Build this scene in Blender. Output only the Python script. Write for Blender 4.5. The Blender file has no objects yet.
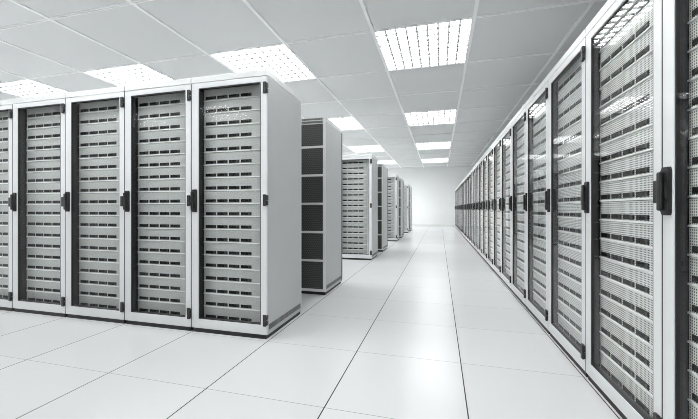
import bpy, bmesh, math
from mathutils import Vector, Matrix

S = bpy.context.scene
COL = S.collection
PI = math.pi

# ------------------------------------------------------------------ camera, world, exposure
EYE = 1.012
cam_d = bpy.data.cameras.new('camera')
cam_d.sensor_fit = 'HORIZONTAL'
cam_d.sensor_width = 36.0
cam_d.lens = 337.7 / 698.0 * 36.0
cam_d.shift_y = -0.5 / 698.0
cam_d.clip_start = 0.02
cam_d.clip_end = 200
cam = bpy.data.objects.new('camera', cam_d)
COL.objects.link(cam)
cam.location = (0, 0, EYE)
cam.rotation_euler = (math.radians(90), 0, math.radians(15.0))
S.camera = cam

W = bpy.data.worlds.new('world')
S.world = W
W.use_nodes = True
W.node_tree.nodes['Background'].inputs[0].default_value = (0.5, 0.52, 0.54, 1)
W.node_tree.nodes['Background'].inputs[1].default_value = 0.05

S.view_settings.view_transform = 'Standard'
S.view_settings.look = 'None'
S.view_settings.gamma = 1.0
S.view_settings.use_curve_mapping = False
S.view_settings.exposure = 0.0
LAMP = 16.0                      # radiance of the ceiling diffusers
S.cycles.max_bounces = 14
S.cycles.diffuse_bounces = 7
S.cycles.glossy_bounces = 6
S.cycles.transmission_bounces = 8
S.cycles.transparent_max_bounces = 24
S.cycles.use_denoising = True
S.cycles.filter_width = 0.9
S.cycles.sample_clamp_indirect = 8.0

# ------------------------------------------------------------------ materials
def mat(name, base, rough=0.5, metal=0.0, spec=0.5):
    m = bpy.data.materials.new(name)
    m.use_nodes = True
    b = m.node_tree.nodes['Principled BSDF']
    b.inputs['Base Color'].default_value = (*base, 1)
    b.inputs['Roughness'].default_value = rough
    b.inputs['Metallic'].default_value = metal
    b.inputs['Specular IOR Level'].default_value = spec
    return m

def nd(m, t, **kw):
    n = m.node_tree.nodes.new(t)
    for k, v in kw.items():
        setattr(n, k, v)
    return n

def lk(m, a, b):
    m.node_tree.links.new(a, b)

def mth(m, op, a, b=None):
    n = nd(m, 'ShaderNodeMath', operation=op)
    for i, v in enumerate((a, b)):
        if v is None:
            continue
        if isinstance(v, (int, float)):
            n.inputs[i].default_value = v
        else:
            lk(m, v, n.inputs[i])
    return n.outputs[0]

def axes(m):
    tc = nd(m, 'ShaderNodeTexCoord')
    sp = nd(m, 'ShaderNodeSeparateXYZ')
    lk(m, tc.outputs['Object'], sp.inputs[0])
    return sp.outputs, tc

def mix_col(m, fac, c0, c1):
    n = nd(m, 'ShaderNodeMix', data_type='RGBA')
    if isinstance(fac, (int, float)):
        n.inputs[0].default_value = fac
    else:
        lk(m, fac, n.inputs[0])
    for i, c in ((6, c0), (7, c1)):
        if isinstance(c, tuple):
            n.inputs[i].default_value = (*c, 1)
        else:
            lk(m, c, n.inputs[i])
    return n.outputs[2]

def speckle(m, base, amount, scale):
    """faint uneven tint of a painted surface"""
    tc = nd(m, 'ShaderNodeTexCoord')
    nz = nd(m, 'ShaderNodeTexNoise')
    nz.inputs['Scale'].default_value = scale
    nz.inputs['Detail'].default_value = 3
    lk(m, tc.outputs['Object'], nz.inputs['Vector'])
    lo = tuple(max(0, c - amount) for c in base)
    hi = tuple(min(1, c + amount) for c in base)
    return mix_col(m, nz.outputs['Fac'], lo, hi)

def painted(name, base, rough, amount=0.012, scale=6.0, spec=0.5):
    m = mat(name, base, rough, 0, spec)
    lk(m, speckle(m, base, amount, scale), m.node_tree.nodes['Principled BSDF'].inputs['Base Color'])
    return m

TILE = 0.7027
SEAM_X, SEAM_Y = 0.1355, 2.332

M = {}
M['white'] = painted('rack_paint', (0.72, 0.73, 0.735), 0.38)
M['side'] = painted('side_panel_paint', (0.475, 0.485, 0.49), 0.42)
M['black'] = painted('black_plastic', (0.018, 0.018, 0.018), 0.4, 0.004)
M['dark'] = painted('dark_liner', (0.022, 0.024, 0.022), 0.55, 0.004)
M['plinth'] = painted('plinth_black', (0.012, 0.012, 0.012), 0.5, 0.003)
M['bay'] = painted('drive_carrier', (0.010, 0.010, 0.010), 0.5, 0.003, 40, 0.2)
M['lip'] = painted('server_lip', (0.90, 0.91, 0.91), 0.3)
M['ear'] = painted('server_ear', (0.80, 0.81, 0.81), 0.4)
M['wall'] = painted('wall_paint', (0.90, 0.91, 0.91), 0.7, 0.008, 1.5)
M['stud'] = painted('louvre_stud', (0.22, 0.225, 0.225), 0.5)
M['bar'] = painted('ceiling_bar', (0.90, 0.91, 0.91), 0.45)
M['louvre'] = painted('louvre_blade', (0.55, 0.56, 0.56), 0.35)
M['skirting'] = painted('skirting', (0.80, 0.81, 0.81), 0.5)

def floor_mat():
    m = mat('floor_tiles', (0.8, 0.8, 0.8), 0.25)
    b = m.node_tree.nodes['Principled BSDF']
    (x, y, z), tc = axes(m)
    def seam(v, off, w):
        f = mth(m, 'FRACT', mth(m, 'DIVIDE', mth(m, 'SUBTRACT', v, off), TILE))
        d = mth(m, 'ABSOLUTE', mth(m, 'SUBTRACT', f, 0.5))
        return mth(m, 'GREATER_THAN', d, 0.5 - 0.5 * w / TILE)
    sx = seam(x, SEAM_X, 0.0065)
    sy = mth(m, 'MULTIPLY', seam(y, SEAM_Y, 0.0035), 0.7)
    s = mth(m, 'MAXIMUM', sx, sy)
    # each tile a hair lighter or darker
    tx = mth(m, 'FLOOR', mth(m, 'DIVIDE', mth(m, 'SUBTRACT', x, SEAM_X), TILE))
    ty = mth(m, 'FLOOR', mth(m, 'DIVIDE', mth(m, 'SUBTRACT', y, SEAM_Y), TILE))
    cv = nd(m, 'ShaderNodeCombineXYZ')
    lk(m, tx, cv.inputs[0]); lk(m, ty, cv.inputs[1])
    wn = nd(m, 'ShaderNodeTexWhiteNoise', noise_dimensions='2D')
    lk(m, cv.outputs[0], wn.inputs['Vector'])
    tile = mix_col(m, wn.outputs['Value'], (0.620, 0.627, 0.627), (0.645, 0.651, 0.651))
    lk(m, mix_col(m, s, tile, (0.03, 0.03, 0.03)), b.inputs['Base Color'])
    lk(m, mth(m, 'ADD', mth(m, 'MULTIPLY', s, 0.5), 0.24), b.inputs['Roughness'])
    return m
M['floor'] = floor_mat()

def ceil_mat():
    m = mat('ceiling_tiles', (0.7, 0.7, 0.7), 0.8)
    b = m.node_tree.nodes['Principled BSDF']
    tc = nd(m, 'ShaderNodeTexCoord')
    nz = nd(m, 'ShaderNodeTexNoise')
    nz.inputs['Scale'].default_value = 90
    lk(m, tc.outputs['Object'], nz.inputs['Vector'])
    lk(m, mix_col(m, nz.outputs['Fac'], (0.655, 0.665, 0.67), (0.725, 0.735, 0.74)), b.inputs['Base Color'])
    return m
M['ceiling'] = ceil_mat()

def face_mat(P, base, hole_r):
    """perforated light grey server bezel: a grid of small dark holes"""
    m = mat('server_bezel', (0.6, 0.6, 0.6), 0.42)
    b = m.node_tree.nodes['Principled BSDF']
    (x, y, z), tc = axes(m)
    fx = mth(m, 'SUBTRACT', mth(m, 'FRACT', mth(m, 'DIVIDE', x, P)), 0.5)
    fz = mth(m, 'SUBTRACT', mth(m, 'FRACT', mth(m, 'DIVIDE', z, P)), 0.5)
    r2 = mth(m, 'ADD', mth(m, 'MULTIPLY', fx, fx), mth(m, 'MULTIPLY', fz, fz))
    hole = mth(m, 'LESS_THAN', r2, hole_r)
    lk(m, mix_col(m, hole, (base, base + .01, base + .01), (0.10, 0.10, 0.10)), b.inputs['Base Color'])
    return m
M['face'] = face_mat(0.0058, 0.62, 0.07)       # finer perforation of the left rows' servers
M['face_wide'] = face_mat(0.0105, 0.78, 0.09)  # and the coarser one of the right row's

def mesh_mat():
    """perforated black rear door: diamonds of dark metal round real openings"""
    m = mat('perforated_steel', (0.10, 0.104, 0.10), 0.4)
    b = m.node_tree.nodes['Principled BSDF']
    out = m.node_tree.nodes['Material Output']
    (x, y, z), tc = axes(m)
    P = 0.026
    u = mth(m, 'ADD', mth(m, 'DIVIDE', x, P), mth(m, 'DIVIDE', z, P * 1.7))
    v = mth(m, 'SUBTRACT', mth(m, 'DIVIDE', x, P), mth(m, 'DIVIDE', z, P * 1.7))
    du = mth(m, 'ABSOLUTE', mth(m, 'SUBTRACT', mth(m, 'FRACT', u), 0.5))
    dv = mth(m, 'ABSOLUTE', mth(m, 'SUBTRACT', mth(m, 'FRACT', v), 0.5))
    hole = mth(m, 'LESS_THAN', mth(m, 'MAXIMUM', du, dv), 0.34)
    tr = nd(m, 'ShaderNodeBsdfTransparent')
    mx = nd(m, 'ShaderNodeMixShader')
    lk(m, hole, mx.inputs[0]); lk(m, b.outputs[0], mx.inputs[1]); lk(m, tr.outputs[0], mx.inputs[2])
    lk(m, mx.outputs[0], out.inputs['Surface'])
    return m
M['mesh'] = mesh_mat()

def vent_mat():
    m = mat('vent_slots', (0.2, 0.2, 0.2), 0.5)
    b = m.node_tree.nodes['Principled BSDF']
    (x, y, z), tc = axes(m)
    f = mth(m, 'FRACT', mth(m, 'DIVIDE', y, 0.016))
    lk(m, mix_col(m, mth(m, 'LESS_THAN', f, 0.62), (0.30, 0.305, 0.31), (0.05, 0.05, 0.05)), b.inputs['Base Color'])
    return m
M['vent'] = vent_mat()

def glass_mat():
    """thin door glass: clear, slightly smoked, mirror reflection growing towards grazing angles"""
    m = bpy.data.materials.new('door_glass')
    m.use_nodes = True
    nt = m.node_tree
    nt.nodes.remove(nt.nodes['Principled BSDF'])
    out = nt.nodes['Material Output']
    lw = nd(m, 'ShaderNodeLayerWeight')
    lw.inputs['Blend'].default_value = 0.5
    p5 = mth(m, 'POWER', lw.outputs['Facing'], 5.0)
    fr = mth(m, 'ADD', mth(m, 'MULTIPLY', p5, 0.45), 0.010)
    tr = nd(m, 'ShaderNodeBsdfTransparent')
    tr.inputs[0].default_value = (0.97, 0.975, 0.97, 1)
    gl = nd(m, 'ShaderNodeBsdfGlossy')
    gl.inputs['Color'].default_value = (1, 1, 1, 1)
    gl.inputs['Roughness'].default_value = 0.0
    mx = nd(m, 'ShaderNodeMixShader')
    lk(m, fr, mx.inputs[0]); lk(m, tr.outputs[0], mx.inputs[1]); lk(m, gl.outputs[0], mx.inputs[2])
    lk(m, mx.outputs[0], out.inputs['Surface'])
    return m
M['glass'] = glass_mat()

def lamp_mat():
    m = bpy.data.materials.new('lit_diffuser')
    m.use_nodes = True
    nt = m.node_tree
    nt.nodes.remove(nt.nodes['Principled BSDF'])
    e = nd(m, 'ShaderNodeEmission')
    e.inputs[0].default_value = (0.985, 0.995, 1.0, 1)
    e.inputs[1].default_value = LAMP
    lk(m, e.outputs[0], nt.nodes['Material Output'].inputs['Surface'])
    return m
M['lamp'] = lamp_mat()

# ------------------------------------------------------------------ mesh helpers
class MB:
    """collects boxes and prisms, becomes one mesh"""
    def __init__(self):
        self.bm = bmesh.new()
        self.mats = []
    def slot(self, m):
        if m not in self.mats:
            self.mats.append(m)
        return self.mats.index(m)
    def box(self, x0, x1, y0, y1, z0, z1, m, bevel=0.0, seg=1):
        s = self.slot(m)
        t = bmesh.new()
        vs = [t.verts.new(p) for p in ((x0,y0,z0),(x1,y0,z0),(x1,y1,z0),(x0,y1,z0),
                                       (x0,y0,z1),(x1,y0,z1),(x1,y1,z1),(x0,y1,z1))]
        for f in ((3,2,1,0),(4,5,6,7),(0,1,5,4),(1,2,6,5),(2,3,7,6),(3,0,4,7)):
            t.faces.new([vs[i] for i in f])
        if bevel:
            bmesh.ops.bevel(t, geom=t.edges[:], offset=bevel, segments=seg, affect='EDGES', profile=0.5)
        self._merge(t, s)
        return self
    def prism(self, pts, axis, a, b, m):
        """outline pts (two other axes, in order) pushed from a to b along axis"""
        s = self.slot(m)
        t = bmesh.new()
        def P(p, c):
            if axis == 'x': return (c, p[0], p[1])
            if axis == 'y': return (p[0], c, p[1])
            return (p[0], p[1], c)
        va = [t.verts.new(P(p, a)) for p in pts]
        vb = [t.verts.new(P(p, b)) for p in pts]
        n = len(pts)
        t.faces.new(va); t.faces.new(vb[::-1])
        for i in range(n):
            t.faces.new((va[i], vb[i], vb[(i+1) % n], va[(i+1) % n]))
        bmesh.ops.recalc_face_normals(t, faces=t.faces[:])
        self._merge(t, s)
        return self
    def stud(self, x, y, z, r, drop, m):
        s = self.slot(m)
        t = bmesh.new()
        a = [t.verts.new((x+i*r, y+j*r, z)) for i, j in ((-1,-1),(1,-1),(1,1),(-1,1))]
        b = [t.verts.new((x+i*r*.45, y+j*r*.45, z-drop)) for i, j in ((-1,-1),(1,-1),(1,1),(-1,1))]
        t.faces.new(a); t.faces.new(b[::-1])
        for i in range(4):
            t.faces.new((a[i], b[i], b[(i+1) % 4], a[(i+1) % 4]))
        bmesh.ops.recalc_face_normals(t, faces=t.faces[:])
        self._merge(t, s)
        return self
    def ring(self, x0, x1, z0, z1, l, r, b, t_, y0, y1, m, bevel=0.0):
        """a rectangular frame in the xz plane: one closed mesh with a window in it"""
        s = self.slot(m)
        t = bmesh.new()
        o = [(x0,z0),(x1,z0),(x1,z1),(x0,z1)]
        i = [(x0+l,z0+b),(x1-r,z0+b),(x1-r,z1-t_),(x0+l,z1-t_)]
        V = {}
        for k, (lst, y) in enumerate(((o,y0),(i,y0),(o,y1),(i,y1))):
            V[k] = [t.verts.new((p[0], y, p[1])) for p in lst]
        for q in range(4):
            w = (q+1) % 4
            t.faces.new((V[0][q], V[0][w], V[1][w], V[1][q]))
            t.faces.new((V[2][w], V[2][q], V[3][q], V[3][w]))
            t.faces.new((V[0][w], V[0][q], V[2][q], V[2][w]))
            t.faces.new((V[1][q], V[1][w], V[3][w], V[3][q]))
        bmesh.ops.recalc_face_normals(t, faces=t.faces[:])
        if bevel:
            ed = [e for e in t.edges if not (abs(e.verts[0].co.x-e.verts[1].co.x) > 1e-6 and abs(e.verts[0].co.z-e.verts[1].co.z) > 1e-6)]
            bmesh.ops.bevel(t, geom=ed, offset=bevel, segments=2, affect='EDGES', profile=0.5)
        self._merge(t, s)
        return self
    def _merge(self, t, s):
        for f in t.faces:
            f.material_index = s
        me = bpy.data.meshes.new('tmp')
        t.to_mesh(me); t.free()
        self.bm.from_mesh(me)
        bpy.data.meshes.remove(me)
    def mesh(self, name):
        me = bpy.data.meshes.new(name)
        self.bm.to_mesh(me); self.bm.free()
        for m in self.mats:
            me.materials.append(m)
        return me
    def build(self, name, parent=None, loc=None):
        o = bpy.data.objects.new(name, self.mesh(name))
        COL.objects.link(o)
        if parent: o.parent = parent
        if loc: o.location = loc
        return o

def tag(o, label, cat, group=None, kind=None):
    o['label'] = label
    o['category'] = cat
    if group: o['group'] = group
    if kind: o['kind'] = kind
    return o

def struct(o):
    o['kind'] = 'structure'
    return o

def empty(name, loc=(0, 0, 0), rz=0.0):
    o = bpy.data.objects.new(name, None)
    o.empty_display_size = 0.1
    COL.objects.link(o)
    o.location = loc
    o.rotation_euler = (0, 0, rz)
    return o

KIDS = {}
def copy_tree(o, parent=None):
    c = o.copy()
    COL.objects.link(c)
    if parent: c.parent = parent
    for ch in KIDS.get(o.name) or []:
        copy_tree(ch, c)
    return c

def remember(o):
    KIDS[o.name] = list(o.children)
    for c in o.children:
        remember(c)

ORD = ['first','second','third','fourth','fifth','sixth','seventh','eighth','ninth','tenth','eleventh','twelfth',
       'thirteenth','fourteenth','fifteenth','sixteenth','seventeenth','eighteenth','nineteenth','twentieth',
       'twenty-first','twenty-second','twenty-third','twenty-fourth','twenty-fifth','twenty-sixth','twenty-seventh']

# ------------------------------------------------------------------ room
XL, XR, YB, YF, H = -10.322, 3.128, -6.53, 20.9, EYE + 2.5
CX0, CW = -0.907, 1.345          # ceiling grid lines along the aisle
CY0, CD = 4.67, 1.40             # ceiling grid lines across it
struct(MB().box(XL-.2, XR+.2, YB-.2, YF+.2, -0.1, 0, M['floor']).build('floor'))
struct(MB().box(XL-.2, XL, YB-.2, YF+.2, 0, H+.25, M['wall']).build('wall_left'))
struct(MB().box(XR, XR+.2, YB-.2, YF+.2, 0, H+.25, M['wall']).build('wall_right'))
struct(MB().box(XL, XR, YF, YF+.2, 0, H+.25, M['wall']).build('wall_far'))
struct(MB().box(XL, XR, YB-.2, YB, 0, H+.25, M['wall']).build('wall_near'))
struct(MB().box(XL, XR, YF-.014, YF, 0.0, 0.09, M['skirting'], .003).build('baseboard_far'))
struct(MB().box(XL, XL+.014, YB, YF-.014, 0.0, 0.09, M['skirting'], .003).build('baseboard_left'))
struct(MB().box(XR-.014, XR, YB, YF-.014, 0.0, 0.09, M['skirting'], .003).build('baseboard_right'))

lines_x = [CX0 + CW*i for i in range(-7, 4)]
lines_y = [CY0 + CD*j for j in range(-8, 13)]
lit = {(i, j) for i in (-6, -4, -2, 0) for j in (-6, -3, 0, 3, 6, 9)} | {(-3, 9), (-5, 9)}
cb = MB()
for i in range(-7, 3):
    for j in range(-8, 12):
        if (i, j) in lit: continue
        x0, y0 = CX0 + CW*i, CY0 + CD*j
        y1 = min(y0 + CD, YF)
        if y0 >= YF: continue
        cb.box(x0+.004, x0+CW-.004, y0+.010, y1-.010, H, H+.02, M['ceiling'], .004)
cb.box(XL, XR, YB, YF, H+.19, H+.25, M['ceiling'])
struct(cb.build('ceiling'))
tb = MB()
for x in lines_x[1:-1]:
    tb.box(x-.024, x+.024, YB, YF, H-.012, H+.03, M['bar'], .003)
for y in lines_y[1:]:
    if y < YF:
        tb.box(XL, XR, y-.022, y-.006, H-.010, H+.01, M['bar'], .002)
        tb.box(XL, XR, y+.006, y+.022, H-.010, H+.01, M['bar'], .002)
        tb.box(XL, XR, y-.022, y+.022, H+.01, H+.014, M['dark'])
struct(tb.build('trim_1'))

# ------------------------------------------------------------------ ceiling lights
def make_light():
    r = empty('ceiling_light', (0, 0, H))
    hx, hy = CW/2 - .026, CD/2 - .013
    b = MB()
    b.box(-hx, -hx+.006, -hy, hy, 0, .07, M['louvre'])
    b.box(hx-.006, hx, -hy, hy, 0, .07, M['louvre'])
    b.box(-hx+.006, hx-.006, -hy, -hy+.006, 0, .07, M['louvre'])
    b.box(-hx+.006, hx-.006, hy-.006, hy, 0, .07, M['louvre'])
    b.box(-hx, hx, -hy, hy, .07, .076, M['louvre'])
    b.build('housing', r)
    MB().box(-hx+.008, hx-.008, -hy+.008, hy-.008, .030, .035, M['lamp']).build('diffuser', r)
    g = MB()
    n = 9
    for k in range(1, n):
        x = -hx + 2*hx*k/n
        g.prism([(x-.013, -.004), (x+.013, -.004), (x+.004, .026), (x-.004, .026)], 'y', -hy+.006, hy-.006, M['louvre'])
        y = -hy + 2*hy*k/n
        g.prism([(y-.013, -.002), (y+.013, -.002), (y+.002, .022), (y-.002, .022)], 'x', -hx+.006, hx-.006, M['louvre'])
    for k in range(1, n):            # square caps where the blades cross
        for q in range(1, n):
            x, y = -hx + 2*hx*k/n, -hy + 2*hy*q/n
            g.stud(x, y, -.003, .019, .024, M['stud'])
    g.build('louvre', r)
    return r
light0 = make_light()
remember(light0)
col_name = {0: 'above the aisle', -2: 'over the left racks beside the aisle',
            -3: 'over the left racks, off the column', -5: 'between the two left columns',
            -4: 'in the next column left', -6: 'in the far left column of lights'}
row_name = {-6: 'behind the camera', -3: 'overhead by the camera', 0: 'nearest in view',
            3: 'second in view', 6: 'third in view', 9: 'farthest, by the end wall'}
for n, (i, j) in enumerate(sorted(lit, key=lambda p: (-p[0], p[1]))):
    o = light0 if n == 0 else copy_tree(light0)
    o.location = (CX0 + CW*(i+.5), CY0 + CD*(j+.5), H)
    tag(o, 'lit louvred ceiling light %s, %s' % (col_name[i], row_name[j]), 'ceiling light', 'louvred lights in the ceiling grid')

# ------------------------------------------------------------------ server racks
RW, RD = 0.695, 0.68             # pitch and depth of a rack
RWR = 0.722                      # the right row's racks are a little wider
Z0, Z1 = 0.032, 2.096            # underside of body, top of cover
ZL = 2.045                       # seam under the top cover
FY = -RD/2                       # local front plane
BASE, PITCH, NSRV = 0.080, 0.1079, 18
SRV_Y, SRV_YR = FY + 0.085, FY + 0.055   # plane of the server bezels, left rows and right row

def make_rack(RW):
    r = empty('server_rack')
    hw = RW/2 - .003
    # inner carcass: dark sides, shelf and roof round the servers
    b = MB()
    b.box(-hw+.016, -hw+.030, FY+.034, RD/2-.024, BASE-.02, 2.038, M['dark'])
    b.box(hw-.030, hw-.016, FY+.034, RD/2-.024, BASE-.02, 2.038, M['dark'])
    b.box(-hw+.030, hw-.030, FY+.034, RD/2-.024, BASE-.02, BASE, M['dark'])
    b.box(-hw+.030, hw-.030, FY+.034, RD/2-.024, BASE+PITCH*NSRV, 2.038, M['dark'])
    b.box(-hw+.016, hw-.016, FY+.034, RD/2-.024, Z0+.001, BASE-.02, M['white'])
    b.build('carcass', r)
    MB().box(-hw+.001, hw-.001, FY, RD/2-.016, ZL+.002, Z1, M['white'], .003, 2).build('top_cover', r)
    MB().box(-hw+.010, hw-.010, FY+.010, RD/2-.010, 0, Z0, M['plinth']).build('plinth', r)
    for s in (-1, 1):
        xs = sorted((s*hw, s*(hw-.015)))
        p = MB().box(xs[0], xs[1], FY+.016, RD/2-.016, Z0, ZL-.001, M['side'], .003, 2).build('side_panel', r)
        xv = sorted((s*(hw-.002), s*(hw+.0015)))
        MB().box(xv[0], xv[1], FY+.03, RD/2-.03, .067, .110, M['vent']).build('vent_grille', p)
    # front door: steel frame round a glass pane
    dx0, dx1, dz0, dz1 = -hw+.001, hw-.001, .036, ZL-.002
    L, R, B, T = .067, .053, .076, .043
    door = MB().ring(dx0, dx1, dz0, dz1, L, R, B, T, FY, FY+.015, M['white'], .003).build('door', r)
    ox0, ox1, oz0, oz1 = dx0+L, dx1-R, dz0+B, dz1-T
    MB().ring(ox0-.002, ox1+.002, oz0-.002, oz1+.002, .009, .009, .009, .009, FY+.003, FY+.034, M['black']).build('gasket', door)
    MB().box(ox0+.004, ox1-.004, FY+.009, FY+.013, oz0+.004, oz1-.004, M['glass']).build('glass_pane', door)
    MB().box(-RW/2-.0025, -RW/2+.0035, FY+.001, FY+.016, dz0, dz1, M['black']).build('door_seal', door)
    # swing handle: chamfered back plate and grip
    hx, hz = dx0 + .030, 1.080
    h = MB()
    pts = [(hx-.022, hz-.075), (hx-.010, hz-.092), (hx+.022, hz-.092), (hx+.026, hz-.080),
           (hx+.026, hz+.080), (hx+.022, hz+.092), (hx-.010, hz+.092), (hx-.022, hz+.075)]
    h.prism(pts, 'y', FY-.013, FY, M['black'])
    h.box(hx-.020, hx+.006, FY-.028, FY-.013, hz-.075, hz+.075, M['black'], .006, 2)
    h.box(hx+.010, hx+.022, FY-.018, FY-.012, hz-.03, hz+.03, M['black'], .003)
    h.build('handle', door)
    for z in (1.080, 1.950, .150):
        k = MB()
        k.box(dx1-.028, dx1-.002, FY-.014, FY, z-.045, z+.045, M['black'], .003)
        k.box(dx1-.012, dx1+.005, FY-.016, FY+.022, z-.040, z-.002, M['black'], .005, 2)
        k.box(dx1-.012, dx1+.005, FY-.016, FY+.022, z+.002, z+.040, M['black'], .005, 2)
        k.build('hinge', door)
    # rear door: painted frame with cross bars over perforated panels
    rz0, rz1 = .036, Z1-.002
    rd = MB().ring(-hw+.001, hw-.001, rz0, rz1, .034, .034, .030, .012, RD/2-.014, RD/2, M['white'], .002)
    zs = [rz0+.030 + (rz1-.012-rz0-.030)*k/6 for k in range(7)]
    for z in zs[1:-1]:
        rd.box(-hw+.033, hw-.033, RD/2-.013, RD/2-.001, z-.013, z+.013, M['white'], .002)
    for z in (rz1-.036, rz1-.072):
        rd.box(-hw+.033, hw-.033, RD/2-.013, RD/2-.002, z-.006, z+.006, M['white'], .001)
    rdo = rd.build('rear_door', r)
    for k in range(6):
        a = zs[k] + (.013 if k else 0)
        c = zs[k+1] - (.013 if k < 5 else 0)
        MB().box(-hw+.033, hw-.033, RD/2-.010, RD/2-.008, a, c, M['mesh']).build('mesh_panel', rdo)
    return r

RACKS = {}
def place_rack(x, y, rz, label, group, width=RW):
    if width in RACKS:
        o = copy_tree(RACKS[width])
    else:
        o = RACKS[width] = make_rack(width)
        remember(o)
    o.location = (x, y, 0)
    o.rotation_euler = (0, 0, rz)
    tag(o, label, 'server rack', group)
    return o

# ------------------------------------------------------------------ server units
def chassis(b, W):
    """one server of bezel width W, its front at local y = 0, standing on z = 0"""
    x0, x1, h = -W/2, W/2, PITCH
    b.box(x0, x1, .012, .56, 0, h, M['dark'])
    b.box(x0, x1-.052, .000, .012, .010, h-.0005, M['face' if W < .59 else 'face_wide'])
    b.box(x1-.051, x1, .001, .012, .010, h-.0005, M['ear'])
    b.box(x0, x1, -.006, .012, .002, .0105, M['lip'], .0015)
    return b
def bays(W):
    k = W/.58
    return [((-.272 + q*.1117)*k, (-.272 + q*.1117 + .098)*k) for q in range(4)]
def bay(b, x0, x1):
    b.box(x0, x1, -.003, .010, .017, .042, M['bay'], .002)
    b.box(x1-.026, x1-.003, -.006, -.002, .020, .039, M['black'], .002)
    return b
SRV = {}
def server(full, W):
    """a fresh server: with its drive bays as parts, or (small in view) in one mesh"""
    if (full, W) in SRV:
        return copy_tree(SRV[full, W])
    b = chassis(MB(), W)
    if not full:
        for a, c in bays(W): bay(b, a, c)
    o = SRV[full, W] = b.build('server_unit')
    if full:
        for a, c in bays(W):
            bay(MB(), a, c).build('drive_bay', o)
    remember(o)
    return o
def front(rack):
    return SRV_YR if bezel(rack) > .6 else SRV_Y
rest = []                        # racks whose servers show too small to be told apart
def bezel(rack):
    return .612 if abs(abs(rack.rotation_euler[2]) - PI/2) < .1 else .58
def fill(rack, full, where, group):
    Mx = Matrix.Translation(rack.location) @ Matrix.Rotation(rack.rotation_euler[2], 4, 'Z')
    for j in range(NSRV):
        o = server(full, bezel(rack))
        o.location = Mx @ Vector((0, front(rack), BASE + PITCH*j))
        o.rotation_euler = rack.rotation_euler
        k = NSRV - j
        pos = 'topmost' if k == 1 else 'lowest' if j == 0 else ORD[k-1] + ' from top'
        tag(o, 'grey server, %s in %s' % (pos, where), 'server', group)

X0, Y0 = -1.285, 2.355           # aisle-side front corner of the front left row
OFFS = (0, 4.17, 8.2, 12.15)     # distance of each pair of left rows from the first
# right row, doors facing the aisle
RX = 0.844 + RD/2
R_EDGE = 1.600                   # seam between the two nearest racks in view
for n in range(-2, 25):
    y = R_EDGE + RWR*(n + .5)
    if n == -2:
        lab = 'white glass-door server rack beside the camera, near end of right row'
    else:
        lab = 'white glass-door server rack, %s in the right row counting from the camera' % ('nearest' if n == -1 else ORD[n+1])
    rk = place_rack(RX, y, -PI/2, lab, 'glass-door racks of the right row', RWR)
    if -1 <= n <= 8:
        fill(rk, n <= 3, '%s rack of right row' % ('nearest' if n == -1 else ORD[n+1]), 'servers in the right row')
    else:
        rest.append(rk)

# left rows: odd ones show glass doors, even ones perforated rear doors
row_word = ['front', 'second', 'third', 'fourth', 'fifth', 'sixth', 'seventh', 'eighth']
near_word = ['nearest the aisle', 'second from the aisle', 'third from the aisle', 'fourth from the aisle',
             'fifth from the aisle', 'sixth from the aisle']
for q in range(4):
    for side in (0, 1):
        idx = 2*q + side
        y = (Y0 if side == 0 else 3.752) + OFFS[q] + RD/2
        count = 6 if idx == 0 else 3 if idx < 4 else 2
        for k in range(count):
            x = X0 - RW*(k + .5)
            if side == 0:
                lab = 'white glass-door server rack %s in %s left row' % (near_word[k], row_word[idx])
            else:
                lab = 'white server rack with perforated rear door, %s in %s left row' % (near_word[k], row_word[idx])
            rk = place_rack(x, y, 0 if side == 0 else PI, lab, '%s left row of racks' % row_word[idx])
            if idx == 0 and k < 5:
                fill(rk, True, '%s left row rack %s' % (row_word[idx], near_word[k]), 'servers in the front left row')
            elif idx in (2, 4) and k == 0:
                fill(rk, idx == 2, '%s left row rack %s' % (row_word[idx], near_word[k]), 'servers in the %s left row' % row_word[idx])
            else:
                rest.append(rk)
# the row across the near aisle, seen mirrored in the glass of the front left row
for k in range(6):
    rk = place_rack(X0 - RW*(k + .5), 0.185 - RD/2, PI,
                    'white glass-door rack %s, mirrored in the front left doors' % near_word[k], 'row facing the front left row')
    rest.append(rk)

# the remaining servers, small in the distance or seen only as reflections
ones = {}
for W in (.58, .612):
    tm = chassis(MB(), W)
    for a, c in bays(W): bay(tm, a, c)
    mats_ = tm.mats[:]
    ones[W] = tm.mesh('one')
big = bmesh.new()
for rk in rest:
    Mx = Matrix.Translation(rk.location) @ Matrix.Rotation(rk.rotation_euler[2], 4, 'Z')
    for j in range(NSRV):
        c = ones[bezel(rk)].copy()
        c.transform(Mx @ Matrix.Translation((0, front(rk), BASE + PITCH*j)))
        big.from_mesh(c)
        bpy.data.meshes.remove(c)
me = bpy.data.meshes.new('distant_servers')
big.to_mesh(me); big.free()
for m in mats_: me.materials.append(m)
for m in ones.values(): bpy.data.meshes.remove(m)
ds = bpy.data.objects.new('distant_servers', me)
COL.objects.link(ds)
tag(ds, 'grey servers filling the distant racks towards the far wall', 'servers', kind='stuff')
